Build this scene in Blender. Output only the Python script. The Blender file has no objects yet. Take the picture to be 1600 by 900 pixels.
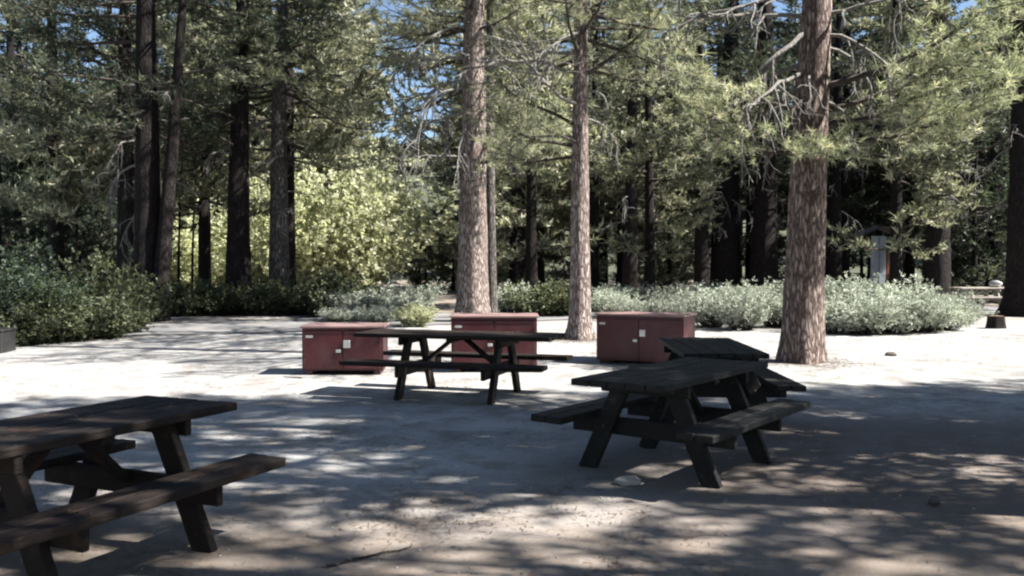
import bpy, math, random
import numpy as np
from mathutils import Vector, Matrix, noise as mnoise

R = math.radians
random.seed(7)
SC = bpy.context.scene
COL = SC.collection

# ------------------------------------------------------------------ camera
cam = bpy.data.cameras.new('camera')
cam.sensor_width = 36.0
cam.lens = 32.0
cam.clip_start = 0.05
cam.clip_end = 1500
camo = bpy.data.objects.new('camera', cam)
COL.objects.link(camo)
camo.location = (0, 0, 1.6)
camo.rotation_euler = (R(90 - 1.61), 0, 0)
SC.camera = camo

# ------------------------------------------------------------------ light
SUN_EL, SUN_AZ = R(47), R(-9)          # azimuth from +X towards +Y
sdir = Vector((math.cos(SUN_EL) * math.cos(SUN_AZ), math.cos(SUN_EL) * math.sin(SUN_AZ), math.sin(SUN_EL)))
w = bpy.data.worlds.new('World')
SC.world = w
w.use_nodes = True
nt = w.node_tree
nt.nodes.clear()
sky = nt.nodes.new('ShaderNodeTexSky')
sky.sky_type = 'NISHITA'
sky.sun_disc = False
sky.sun_elevation = SUN_EL
sky.sun_rotation = math.atan2(sdir.x, sdir.y)
sky.altitude = 1500
sky.air_density = 1.0
sky.dust_density = 0.3
bg = nt.nodes.new('ShaderNodeBackground')
bg.inputs['Strength'].default_value = 0.05
wo = nt.nodes.new('ShaderNodeOutputWorld')
nt.links.new(sky.outputs[0], bg.inputs[0])
nt.links.new(bg.outputs[0], wo.inputs[0])
sl = bpy.data.lights.new('sun', 'SUN')
sl.energy = 5.0
sl.angle = R(0.55)
sl.color = (1.0, 0.955, 0.88)
so = bpy.data.objects.new('sun', sl)
so.rotation_euler = (-sdir).to_track_quat('-Z', 'Y').to_euler()
so.location = (30, -5, 40)
COL.objects.link(so)
SC.view_settings.view_transform = 'Standard'
SC.view_settings.look = 'None'
SC.view_settings.gamma = 1.0
SC.view_settings.exposure = 1.9
SC.render.engine = 'CYCLES'
SC.cycles.use_denoising = True
SC.cycles.max_bounces = 6
SC.cycles.diffuse_bounces = 3
SC.cycles.transmission_bounces = 4
SC.cycles.transparent_max_bounces = 4
SC.cycles.sample_clamp_indirect = 4.0
SC.cycles.pixel_filter_type = 'BLACKMAN_HARRIS'
SC.cycles.filter_width = 2.2

# ------------------------------------------------------------------ materials
def new_mat(name):
    m = bpy.data.materials.new(name)
    m.use_nodes = True
    n = m.node_tree
    n.nodes.clear()
    out = n.nodes.new('ShaderNodeOutputMaterial')
    bs = n.nodes.new('ShaderNodeBsdfPrincipled')
    n.links.new(bs.outputs[0], out.inputs[0])
    return m, n, bs, out

def noise_node(n, scale, detail=6, rough=0.6, vec=None, dist=0.0):
    t = n.nodes.new('ShaderNodeTexNoise')
    t.inputs['Scale'].default_value = scale
    t.inputs['Detail'].default_value = detail
    t.inputs['Roughness'].default_value = rough
    t.inputs['Distortion'].default_value = dist
    if vec is not None:
        n.links.new(vec, t.inputs['Vector'])
    return t

def ramp(n, fac, stops):
    r = n.nodes.new('ShaderNodeValToRGB')
    els = r.color_ramp.elements
    while len(els) < len(stops):
        els.new(0.5)
    for e, (p, c) in zip(els, stops):
        e.position = p
        e.color = (c[0], c[1], c[2], 1) if len(c) == 3 else c
    n.links.new(fac, r.inputs[0])
    return r

def mixc(n, fac, a, b, mode='MIX'):
    mx = n.nodes.new('ShaderNodeMix')
    mx.data_type = 'RGBA'
    mx.blend_type = mode
    if isinstance(fac, float):
        mx.inputs[0].default_value = fac
    else:
        n.links.new(fac, mx.inputs[0])
    for s, v in ((mx.inputs[6], a), (mx.inputs[7], b)):
        if isinstance(v, tuple):
            s.default_value = (*v, 1)
        else:
            n.links.new(v, s)
    return mx.outputs[2]

def coords(n, kind='Object', scale=(1, 1, 1), rot=(0, 0, 0)):
    tc = n.nodes.new('ShaderNodeTexCoord')
    mp = n.nodes.new('ShaderNodeMapping')
    mp.inputs['Scale'].default_value = scale
    mp.inputs['Rotation'].default_value = rot
    n.links.new(tc.outputs[kind], mp.inputs[0])
    return mp.outputs[0]

def bump(n, bs, height, strength=0.5, dist=0.02):
    b = n.nodes.new('ShaderNodeBump')
    b.inputs['Strength'].default_value = strength
    b.inputs['Distance'].default_value = dist
    n.links.new(height, b.inputs['Height'])
    n.links.new(b.outputs[0], bs.inputs['Normal'])

def mat_ground():
    m, n, bs, _ = new_mat('dusty_ground')
    v = coords(n)
    big = noise_node(n, 0.28, 5, 0.6, v, 0.4)
    mid = noise_node(n, 2.2, 8, 0.7, v)
    fine = noise_node(n, 38, 6, 0.75, v)
    base = ramp(n, big.outputs[0], [(0.3, (0.23, 0.23, 0.23)), (0.5, (0.32, 0.32, 0.32)), (0.7, (0.38, 0.378, 0.375))])
    brown = ramp(n, mid.outputs[0], [(0.44, (0, 0, 0)), (0.62, (1, 1, 1))])
    c1 = mixc(n, brown.outputs[0], base.outputs[0], mixc(n, 0.55, base.outputs[0], (0.12, 0.09, 0.065)))
    # litter is thicker towards the camera and at the forest edge
    sx = n.nodes.new('ShaderNodeSeparateXYZ')
    n.links.new(v, sx.inputs[0])
    mr = n.nodes.new('ShaderNodeMapRange')
    mr.inputs[1].default_value = 7.0
    mr.inputs[2].default_value = 5.0
    n.links.new(sx.outputs[1], mr.inputs[0])
    mr2 = n.nodes.new('ShaderNodeMapRange')
    mr2.inputs[1].default_value = 22.0
    mr2.inputs[2].default_value = 30.0
    n.links.new(sx.outputs[1], mr2.inputs[0])
    add = n.nodes.new('ShaderNodeMath'); add.operation = 'ADD'; add.use_clamp = True
    n.links.new(mr.outputs[0], add.inputs[0]); n.links.new(mr2.outputs[0], add.inputs[1])
    mul = n.nodes.new('ShaderNodeMath'); mul.operation = 'MULTIPLY'
    n.links.new(add.outputs[0], mul.inputs[0]); mul.inputs[1].default_value = 0.75
    c2 = mixc(n, mul.outputs[0], c1, (0.17, 0.13, 0.10))
    vd = n.nodes.new('ShaderNodeVectorMath'); vd.operation = 'DISTANCE'  # shade around the right tables deepened by a brown patch in the ground colour
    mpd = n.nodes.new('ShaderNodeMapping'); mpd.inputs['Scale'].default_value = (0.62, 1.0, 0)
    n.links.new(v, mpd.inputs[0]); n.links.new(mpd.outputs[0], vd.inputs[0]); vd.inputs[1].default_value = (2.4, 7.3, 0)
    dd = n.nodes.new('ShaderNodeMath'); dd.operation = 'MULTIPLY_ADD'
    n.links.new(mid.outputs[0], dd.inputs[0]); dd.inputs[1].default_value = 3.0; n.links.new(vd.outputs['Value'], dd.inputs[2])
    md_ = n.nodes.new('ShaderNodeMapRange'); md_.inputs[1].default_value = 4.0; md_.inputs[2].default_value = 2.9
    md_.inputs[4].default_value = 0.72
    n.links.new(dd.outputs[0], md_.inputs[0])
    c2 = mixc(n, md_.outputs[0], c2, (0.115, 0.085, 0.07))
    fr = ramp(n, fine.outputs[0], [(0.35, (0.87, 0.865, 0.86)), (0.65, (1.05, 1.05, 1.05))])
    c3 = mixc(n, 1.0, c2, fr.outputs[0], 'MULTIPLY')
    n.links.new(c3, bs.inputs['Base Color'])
    bs.inputs['Roughness'].default_value = 0.95
    bs.inputs['Specular IOR Level'].default_value = 0.2
    hh = n.nodes.new('ShaderNodeMath'); hh.operation = 'ADD'
    n.links.new(fine.outputs[0], hh.inputs[0]); n.links.new(mid.outputs[0], hh.inputs[1])
    bump(n, bs, hh.outputs[0], 0.35, 0.02)
    return m

def mat_asphalt():
    m, n, bs, _ = new_mat('old_asphalt')
    v = coords(n)
    a = noise_node(n, 90, 4, 0.8, v)
    b = noise_node(n, 1.1, 6, 0.6, v)
    r1 = ramp(n, a.outputs[0], [(0.3, (0.10, 0.10, 0.105)), (0.7, (0.17, 0.17, 0.18))])
    r2 = ramp(n, b.outputs[0], [(0.45, (0, 0, 0)), (0.68, (1, 1, 1))])
    c = mixc(n, r2.outputs[0], r1.outputs[0], (0.20, 0.19, 0.175))
    n.links.new(c, bs.inputs['Base Color'])
    bs.inputs['Roughness'].default_value = 0.85
    bump(n, bs, a.outputs[0], 0.3, 0.005)
    return m

def mat_bark(name, dark, light, scale=1.0):
    m, n, bs, _ = new_mat(name)
    v = coords(n, scale=(12 * scale, 12 * scale, 2.3 * scale))
    vo = n.nodes.new('ShaderNodeTexVoronoi')
    vo.feature = 'DISTANCE_TO_EDGE'
    vo.inputs['Scale'].default_value = 1.6
    nz = noise_node(n, 1.2, 5, 0.6, v)
    va = n.nodes.new('ShaderNodeVectorMath'); va.operation = 'MULTIPLY_ADD'
    n.links.new(nz.outputs[1], va.inputs[0]); va.inputs[1].default_value = (1.4, 1.4, 1.4)
    n.links.new(v, va.inputs[2])
    n.links.new(va.outputs[0], vo.inputs['Vector'])
    v2 = coords(n)
    n2 = noise_node(n, 26, 6, 0.75, v2)
    n3 = noise_node(n, 0.9, 3, 0.6, v2)
    fur = ramp(n, vo.outputs[0], [(0.0, (0.08, 0.08, 0.08)), (0.26, (1, 1, 1))])
    plate = ramp(n, n2.outputs[0], [(0.3, tuple(c * 0.6 for c in light)), (0.7, light)])
    pl = mixc(n, n3.outputs[0], plate.outputs[0], mixc(n, 0.5, plate.outputs[0], tuple(c * 0.7 for c in light)))
    c = mixc(n, fur.outputs[0], dark, pl)
    n.links.new(c, bs.inputs['Base Color'])
    bs.inputs['Roughness'].default_value = 0.9
    bs.inputs['Specular IOR Level'].default_value = 0.2
    ad = n.nodes.new('ShaderNodeMath'); ad.operation = 'MULTIPLY_ADD'
    n.links.new(n2.outputs[0], ad.inputs[0]); ad.inputs[1].default_value = 0.35
    n.links.new(fur.outputs[0], ad.inputs[2])
    bump(n, bs, ad.outputs[0], 0.9, 0.035)
    return m

def mat_leaf(name, cols, trans=0.35, nscale=0.7, tcol=None):
    m, n, bs, out = new_mat(name)
    at = n.nodes.new('ShaderNodeAttribute'); at.attribute_name = 'tone'
    v = coords(n)
    nz = noise_node(n, nscale, 3, 0.6, v)
    ad = n.nodes.new('ShaderNodeMath'); ad.operation = 'MULTIPLY_ADD'
    n.links.new(nz.outputs[0], ad.inputs[0]); ad.inputs[1].default_value = 0.6
    n.links.new(at.outputs['Fac'], ad.inputs[2])
    k = [(0.25 + 0.9 * i / (len(cols) - 1), c) for i, c in enumerate(cols)]
    k = [(min(1, p), c) for p, c in k]
    r = ramp(n, ad.outputs[0], k)
    oi = n.nodes.new('ShaderNodeObjectInfo')
    hs = n.nodes.new('ShaderNodeHueSaturation')
    mr = n.nodes.new('ShaderNodeMapRange')
    mr.inputs[3].default_value = 0.75; mr.inputs[4].default_value = 1.25
    n.links.new(oi.outputs['Random'], mr.inputs[0])
    n.links.new(mr.outputs[0], hs.inputs['Value'])
    n.links.new(r.outputs[0], hs.inputs['Color'])
    n.links.new(hs.outputs[0], bs.inputs['Base Color'])
    bs.inputs['Roughness'].default_value = 0.5
    bs.inputs['Specular IOR Level'].default_value = 0.25
    tr = n.nodes.new('ShaderNodeBsdfTranslucent')
    g = mixc(n, 1.0, hs.outputs[0], tcol or (1.3, 1.5, 0.7), 'MULTIPLY')
    n.links.new(g, tr.inputs[0])
    ms = n.nodes.new('ShaderNodeMixShader')
    ms.inputs[0].default_value = trans
    n.links.new(bs.outputs[0], ms.inputs[1]); n.links.new(tr.outputs[0], ms.inputs[2])
    n.links.new(ms.outputs[0], out.inputs[0])
    return m

def mat_wood(name, dark, light, worn, rough=0.6):
    m, n, bs, _ = new_mat(name)
    v = coords(n, scale=(0.9, 9, 9))
    g = noise_node(n, 6, 8, 0.65, v, 1.2)
    v2 = coords(n)
    p = noise_node(n, 5.5, 6, 0.65, v2, 0.5)
    r1 = ramp(n, g.outputs[0], [(0.35, dark), (0.65, light)])
    r2 = ramp(n, p.outputs[0], [(0.56, (0, 0, 0)), (0.74, (1, 1, 1))])
    c = mixc(n, r2.outputs[0], r1.outputs[0], worn)
    n.links.new(c, bs.inputs['Base Color'])
    bs.inputs['Roughness'].default_value = rough
    bs.inputs['Specular IOR Level'].default_value = 0.22
    bump(n, bs, g.outputs[0], 0.6, 0.01)
    return m

def mat_paint(name, col, chip, rough=0.5, metal=0.0):
    m, n, bs, _ = new_mat(name)
    v = coords(n)
    a = noise_node(n, 3.5, 8, 0.7, v)
    b = noise_node(n, 34, 5, 0.7, v)
    r1 = ramp(n, a.outputs[0], [(0.3, tuple(c * 0.75 for c in col)), (0.7, tuple(min(1, c * 1.2) for c in col))])
    r2 = ramp(n, b.outputs[0], [(0.62, (0, 0, 0)), (0.70, (1, 1, 1))])
    c = mixc(n, r2.outputs[0], r1.outputs[0], chip)
    dz = noise_node(n, 1.6, 7, 0.75, v, 1.0)
    dr = ramp(n, dz.outputs[0], [(0.45, (0, 0, 0)), (0.75, (0.2, 0.2, 0.2))])
    c = mixc(n, dr.outputs[0], c, (0.16, 0.135, 0.115))
    n.links.new(c, bs.inputs['Base Color'])
    bs.inputs['Roughness'].default_value = rough
    bs.inputs['Metallic'].default_value = metal
    bump(n, bs, b.outputs[0], 0.08, 0.004)
    return m

M = {}
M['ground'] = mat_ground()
M['asphalt'] = mat_asphalt()
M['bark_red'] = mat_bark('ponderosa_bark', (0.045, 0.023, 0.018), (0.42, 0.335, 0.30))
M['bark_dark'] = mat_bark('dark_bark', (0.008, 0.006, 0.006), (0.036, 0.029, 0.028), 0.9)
M['bark_pale'] = mat_bark('pale_pine_bark', (0.06, 0.035, 0.028), (0.50, 0.42, 0.385))
M['bark_grey'] = mat_bark('grey_bark', (0.02, 0.017, 0.016), (0.24, 0.215, 0.20), 1.0)
M['deadwood'] = mat_bark('bare_twig_wood', (0.25, 0.235, 0.22), (0.55, 0.53, 0.50), 3.0)
M['limb'] = mat_bark('limb_bark', (0.05, 0.04, 0.035), (0.20, 0.17, 0.15), 2.0)
M['needle'] = mat_leaf('pine_needles', [(0.075, 0.088, 0.06), (0.22, 0.235, 0.165), (0.41, 0.41, 0.31), (0.55, 0.51, 0.41)], 0.4, tcol=(1.15, 1.25, 0.85))
M['needle_far'] = mat_leaf('conifer_needles', [(0.065, 0.076, 0.055), (0.20, 0.21, 0.15), (0.39, 0.385, 0.295), (0.53, 0.49, 0.39)], 0.35, 0.3, (1.15, 1.25, 0.85))
M['needle_shaded'] = mat_leaf('shaded_conifer_needles', [(0.018, 0.026, 0.018), (0.04, 0.055, 0.036), (0.075, 0.09, 0.06), (0.13, 0.13, 0.09)], 0.25, 0.3, (1.15, 1.25, 0.85))  # conifer needles darkened, shade of the wood painted into their colour
M['leaf_bright'] = mat_leaf('willow_leaves', [(0.30, 0.31, 0.21), (0.54, 0.55, 0.40), (0.70, 0.69, 0.56)], 0.5, 0.5, (1.15, 1.2, 0.85))
M['leaf_green'] = mat_leaf('bush_leaves', [(0.03, 0.045, 0.033), (0.065, 0.09, 0.065), (0.14, 0.17, 0.13)], 0.35, 1.2)
M['leaf_sage'] = mat_leaf('sage_leaves', [(0.22, 0.235, 0.195), (0.36, 0.385, 0.33), (0.50, 0.52, 0.46)], 0.2, 1.0, (1.1, 1.2, 0.9))
M['leaf_dull'] = mat_leaf('brush_leaves', [(0.04, 0.05, 0.03), (0.085, 0.10, 0.06), (0.16, 0.165, 0.10)], 0.25, 1.2)
M['wood_dark'] = mat_wood('stained_table_wood', (0.007, 0.005, 0.0045), (0.019, 0.013, 0.011), (0.065, 0.033, 0.021), 0.7)
M['wood_grey'] = mat_wood('weathered_dark_wood', (0.007, 0.007, 0.007), (0.019, 0.0195, 0.019), (0.05, 0.042, 0.036), 0.65)
M['bolt'] = mat_paint('rusty_bolt', (0.06, 0.045, 0.038), (0.12, 0.06, 0.03), 0.5, 0.7)
M['black'] = mat_paint('black_lid', (0.014, 0.014, 0.015), (0.03, 0.03, 0.03), 0.6)
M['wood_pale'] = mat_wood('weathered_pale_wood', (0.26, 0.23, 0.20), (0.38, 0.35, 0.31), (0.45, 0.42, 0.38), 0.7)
M['wood_log'] = mat_wood('log_wood', (0.10, 0.06, 0.04), (0.20, 0.13, 0.09), (0.26, 0.19, 0.14), 0.8)
M['box_red'] = mat_paint('locker_paint', (0.05, 0.0045, 0.009), (0.03, 0.008, 0.010), 0.45)
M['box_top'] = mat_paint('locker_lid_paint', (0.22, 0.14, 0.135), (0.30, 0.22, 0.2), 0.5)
M['galv'] = mat_paint('galvanised_steel', (0.55, 0.55, 0.54), (0.4, 0.39, 0.37), 0.35, 0.6)
M['concrete'] = mat_paint('concrete', (0.33, 0.32, 0.30), (0.22, 0.21, 0.20), 0.9)
M['kiosk'] = mat_paint('pale_blue_panel', (0.42, 0.48, 0.55), (0.35, 0.4, 0.45), 0.6)
M['orange'] = mat_paint('orange_post', (0.20, 0.07, 0.025), (0.15, 0.06, 0.03), 0.6)
M['roof'] = mat_paint('dark_shingle', (0.05, 0.045, 0.05), (0.09, 0.08, 0.08), 0.8)
M['stone'] = mat_paint('stone', (0.32, 0.30, 0.28), (0.2, 0.18, 0.17), 0.9)
M['dark_stone'] = mat_paint('dark_stone', (0.09, 0.08, 0.075), (0.14, 0.12, 0.11), 0.9)
M['hill'] = mat_paint('forest_floor', (0.05, 0.06, 0.035), (0.08, 0.07, 0.045), 0.95)
M['litter'] = mat_leaf('fallen_needles', [(0.06, 0.04, 0.028), (0.12, 0.08, 0.055), (0.21, 0.16, 0.115)], 0.0, 3.0)

# ------------------------------------------------------------------ helpers
def tag(o, label=None, cat=None, group=None, kind=None):
    if label: o['label'] = label
    if cat: o['category'] = cat
    if group: o['group'] = group
    if kind: o['kind'] = kind
    return o

def thing(name, label, cat, loc=(0, 0, 0), rz=0.0, group=None):
    o = bpy.data.objects.new(name, None)
    o.empty_display_size = 0.3
    COL.objects.link(o)
    o.location = loc
    o.rotation_euler = (0, 0, rz)
    return tag(o, label, cat, group)

def link_mesh(name, me, mat, parent=None):
    if mat is not None and not me.materials:
        me.materials.append(mat)
    o = bpy.data.objects.new(name, me)
    COL.objects.link(o)
    if parent is not None:
        o.parent = parent
    return o

def np_mesh(name, V, F, tone=None, smooth=False):
    """V (n,3); F (m,k) all faces of the same size."""
    V = np.asarray(V, dtype=np.float32); F = np.asarray(F, dtype=np.int32)
    me = bpy.data.meshes.new(name)
    k = F.shape[1]
    me.vertices.add(len(V)); me.vertices.foreach_set('co', V.ravel())
    me.loops.add(F.size); me.loops.foreach_set('vertex_index', F.ravel())
    me.polygons.add(len(F))
    me.polygons.foreach_set('loop_start', np.arange(0, F.size, k, dtype=np.int32))
    me.polygons.foreach_set('loop_total', np.full(len(F), k, dtype=np.int32))
    if smooth:
        me.polygons.foreach_set('use_smooth', np.ones(len(F), dtype=bool))
    if tone is not None:
        a = me.attributes.new('tone', 'FLOAT', 'POINT')
        a.data.foreach_set('value', np.asarray(tone, dtype=np.float32))
    me.update(calc_edges=True)
    me.validate()
    return me

def copy_thing(o, label=None, group=None):
    c = o.copy(); COL.objects.link(c)
    if label: c['label'] = label
    if group: c['group'] = group
    for ch in o.children:
        d = ch.copy(); COL.objects.link(d); d.parent = c
        for g in ch.children:
            e = g.copy(); COL.objects.link(e); e.parent = d
    return c

class Boxes:
    """Collects bevelled boxes into one mesh."""
    def __init__(self): self.v = []; self.f = []
    def box(self, c, s, mat=None, bev=0.004):
        hx, hy, hz = (a / 2 for a in s)
        b = min(bev, hx * .6, hy * .6, hz * .6)
        pts = []
        for sz in (-1, 1):
            for sy in (-1, 1):
                for sx in (-1, 1):
                    pts += [(sx * (hx - b), sy * (hy - b), sz * hz), (sx * (hx - b), sy * hy, sz * (hz - b)), (sx * hx, sy * (hy - b), sz * (hz - b))]
        n0 = len(self.v)
        T = mat or Matrix.Identity(4)
        for p in pts:
            q = T @ Vector((p[0], p[1], p[2]))
            self.v.append((q.x + c[0], q.y + c[1], q.z + c[2]))
        def i(sx, sy, sz, k): return n0 + ((sz > 0) * 4 + (sy > 0) * 2 + (sx > 0)) * 3 + k
        F = []
        for s_ in (-1, 1):
            F.append([i(-1, -1, s_, 0), i(1, -1, s_, 0), i(1, 1, s_, 0), i(-1, 1, s_, 0)][::s_])
            F.append([i(-1, s_, -1, 1), i(1, s_, -1, 1), i(1, s_, 1, 1), i(-1, s_, 1, 1)][::-s_])
            F.append([i(s_, -1, -1, 2), i(s_, 1, -1, 2), i(s_, 1, 1, 2), i(s_, -1, 1, 2)][::s_])
        for a in (-1, 1):
            for b_ in (-1, 1):
                F.append([i(-1, a, b_, 0), i(1, a, b_, 0), i(1, a, b_, 1), i(-1, a, b_, 1)])
                F.append([i(a, -1, b_, 0), i(a, 1, b_, 0), i(a, 1, b_, 2), i(a, -1, b_, 2)])
                F.append([i(a, b_, -1, 1), i(a, b_, 1, 1), i(a, b_, 1, 2), i(a, b_, -1, 2)])
        for sx in (-1, 1):
            for sy in (-1, 1):
                for sz in (-1, 1):
                    F.append([i(sx, sy, sz, 0), i(sx, sy, sz, 1), i(sx, sy, sz, 2)])
        self.f += F
        return self
    def beam(self, a, b, wy, wz, bev=0.004, roll=0.0):
        a = Vector(a); b = Vector(b); d = b - a
        q = d.to_track_quat('X', 'Z').to_matrix().to_4x4() @ Matrix.Rotation(roll, 4, 'X')
        return self.box((a + b) / 2, (d.length, wy, wz), q, bev)
    def build(self, name, mat, parent=None):
        me = bpy.data.meshes.new(name)
        me.from_pydata(self.v, [], self.f)
        import bmesh
        bm = bmesh.new(); bm.from_mesh(me)
        bmesh.ops.recalc_face_normals(bm, faces=bm.faces)
        bm.to_mesh(me); bm.free()
        me.update()
        return link_mesh(name, me, mat, parent)

def tubes(paths, sides=6):
    """paths: list of (points (n,3), radii (n)) -> V,F (quads)"""
    Vs, Fs, off = [], [], 0
    ang = np.linspace(0, 2 * np.pi, sides, endpoint=False)
    ca, sa = np.cos(ang), np.sin(ang)
    for P, r in paths:
        P = np.asarray(P, float); r = np.asarray(r, float); n = len(P)
        T = np.gradient(P, axis=0); T /= np.linalg.norm(T, axis=1)[:, None] + 1e-9
        ref = np.array([0, 0, 1.0]) if abs(T[0, 2]) < 0.8 else np.array([1.0, 0, 0])
        A = np.cross(T, ref); A /= np.linalg.norm(A, axis=1)[:, None] + 1e-9
        B = np.cross(T, A)
        V = P[:, None, :] + r[:, None, None] * (A[:, None, :] * ca[None, :, None] + B[:, None, :] * sa[None, :, None])
        Vs.append(V.reshape(-1, 3))
        i = np.arange(n - 1)[:, None] * sides; j = np.arange(sides)[None, :]; j2 = (j + 1) % sides
        F = np.stack([i + j, i + j2, i + sides + j2, i + sides + j], -1).reshape(-1, 4) + off
        Fs.append(F); off += n * sides
    return np.concatenate(Vs), np.concatenate(Fs)

def needle_mesh(name, P, D, S, rng, needles=8, width=0.012, length=0.16, spread=0.9, quad=False, tone_rng=0.7):
    P = np.asarray(P); D = np.asarray(D); S = np.asarray(S); n = len(P)
    D = D / (np.linalg.norm(D, axis=1)[:, None] + 1e-9)
    N = n * needles
    Pr = np.repeat(P, needles, 0); Dr = np.repeat(D, needles, 0); Sr = np.repeat(S, needles)
    dirs = Dr * 0.8 + rng.normal(size=(N, 3)) * spread * 0.7
    dirs /= np.linalg.norm(dirs, axis=1)[:, None]
    side = np.cross(dirs, rng.normal(size=(N, 3))); side /= np.linalg.norm(side, axis=1)[:, None] + 1e-9
    base = Pr + Dr * (rng.uniform(-0.5, 0.5, N) * length * Sr)[:, None]
    L = length * Sr * rng.uniform(0.6, 1.15, N); W = width * (0.6 + 0.4 * Sr)
    tone = np.repeat(rng.uniform(0, tone_rng, n), needles) + rng.uniform(-0.08, 0.08, N)
    if quad:
        mid = base + dirs * (L * 0.5)[:, None]
        V = np.stack([base, mid + side * W[:, None], base + dirs * L[:, None], mid - side * W[:, None]], 1).reshape(-1, 3)
        F = np.arange(N * 4).reshape(-1, 4); t = np.repeat(tone, 4)
    else:
        V = np.stack([base - side * W[:, None], base + side * W[:, None], base + dirs * L[:, None]], 1).reshape(-1, 3)
        F = np.arange(N * 3).reshape(-1, 3); t = np.repeat(tone, 3)
    return np_mesh(name, V, F, t)

def trunk_path(h, r0, lean=(0, 0), wob=0.15, seed=0, flare=0.35, rtop=0.12, n=48, start=-0.25):
    rng = np.random.default_rng(seed)
    z = np.concatenate([np.linspace(start, 1.2, 10), np.linspace(1.5, h, n)])
    t = np.clip(z / h, 0, 1)
    ph = rng.uniform(0, 6.28, 4)
    x = lean[0] * t + wob * (np.sin(t * 5 + ph[0]) - math.sin(ph[0])) * t ** .5 + wob * .35 * np.sin(t * 13 + ph[1]) * t
    y = lean[1] * t + wob * (np.sin(t * 4 + ph[2]) - math.sin(ph[2])) * t ** .5
    r = r0 * (1 - (1 - rtop) * t ** 0.9) * (1 + flare * np.exp(-np.maximum(z, 0) / 0.28))
    return np.stack([x, y, z], 1), r

def trunk_mesh(name, P, r, seed=0, sides=22, rough=0.05):
    rng = np.random.default_rng(seed)
    V, F = tubes([(P, r)], sides)
    n = len(P)
    C = np.repeat(P, sides, 0)
    rad = V - C
    ang = np.tile(np.linspace(0, 2 * np.pi, sides, endpoint=False), n)
    z = V[:, 2]
    off = Vector((seed * 3.1, seed * 1.7, 0))
    k = np.array([mnoise.noise(Vector((math.cos(a) * 2.2, math.sin(a) * 2.2, zz * 1.1)) + off) + 0.6 * mnoise.noise(Vector((math.cos(a) * 5, math.sin(a) * 5, zz * 2.6)) + off) for a, zz in zip(ang, z)])
    root = 0.16 * np.exp(-np.maximum(z, 0) / 0.3) * np.sin(ang * 4 + seed)
    V = C + rad * (1 + rough * 1.6 * k + root)[:, None]
    return np_mesh(name, V, F, smooth=True)

def interp_path(P, z):
    return np.array([np.interp(z, P[:, 2], P[:, 0]), np.interp(z, P[:, 2], P[:, 1]), z])

def limb_curve(p0, az, el, L, droop, rng, n=8, curl=0.0, jag=1.0):
    pts = [np.array(p0, float)]
    a, e = az, el
    st = L / (n - 1)
    for i in range(n - 1):
        a += rng.normal() * 0.10 * jag
        e += -droop / n + curl * (i / n) * 0.5 + rng.normal() * 0.07 * jag
        pts.append(pts[-1] + st * np.array([math.cos(a) * math.cos(e), math.sin(a) * math.cos(e), math.sin(e)]))
    return np.array(pts)

def grow(P, rtr, h, seed, z0, zlimbs, lenf, rngp=None, el=0.15, droop=0.5, curl=0.6, twig_gap=0.32, tuft_gap=0.13,
         az_range=None, bare_in=0.25, twiglen=0.42):
    """living limbs with twigs and tufts. returns tubes, tuft P, D, S"""
    rng = np.random.default_rng(seed)
    T, TP, TD, TS = [], [], [], []
    for z in zlimbs:
        p0 = interp_path(P, z)
        r_at = np.interp(z, P[:, 2], rtr)
        az = rng.uniform(*(az_range or (0, 2 * math.pi)))
        L = lenf(z, rng)
        if L < 0.25: continue
        pts = limb_curve(p0, az, el + rng.normal() * 0.18, L, droop, rng, 9, curl)
        rr = np.linspace(min(r_at * .5, 0.012 + 0.014 * L), 0.006, len(pts))
        T.append((pts, rr))
        nt_ = max(3, int(L / twig_gap))
        for k in range(nt_):
            t = bare_in + (1 - bare_in) * (k + rng.uniform(0, 1)) / nt_
            f = t * (len(pts) - 1); i = min(int(f), len(pts) - 2)
            q = pts[i] + (pts[i + 1] - pts[i]) * (f - i)
            d = pts[i + 1] - pts[i]; a0 = math.atan2(d[1], d[0])
            side = 1 if k % 2 else -1
            tl = L * twiglen * (1 - 0.6 * t) * rng.uniform(0.6, 1.2) + 0.12
            tw = limb_curve(q, a0 + side * rng.uniform(0.4, 1.15), rng.uniform(-0.25, 0.5), tl, 0.2, rng, 4, 0.4)
            if tl > 0.3: T.append((tw, np.linspace(0.010, 0.004, 4)))
            m = max(2, int(tl / tuft_gap))
            for j in range(m):
                u = (j + 1) / m * 3; ii = min(int(u), 2)
                qq = tw[ii] + (tw[ii + 1] - tw[ii]) * (u - ii)
                dd = tw[ii + 1] - tw[ii]
                TP.append(qq + rng.normal(size=3) * 0.05); TD.append(dd / np.linalg.norm(dd) + np.array([0, 0, 0.35]) + rng.normal(size=3) * .3)
                TS.append(rng.uniform(0.7, 1.25))
        dd = pts[-1] - pts[-2]
        for _ in range(3):
            TP.append(pts[-1] + rng.normal(size=3) * 0.06); TD.append(dd); TS.append(1.1)
    return T, np.array(TP), np.array(TD), np.array(TS)

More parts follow.
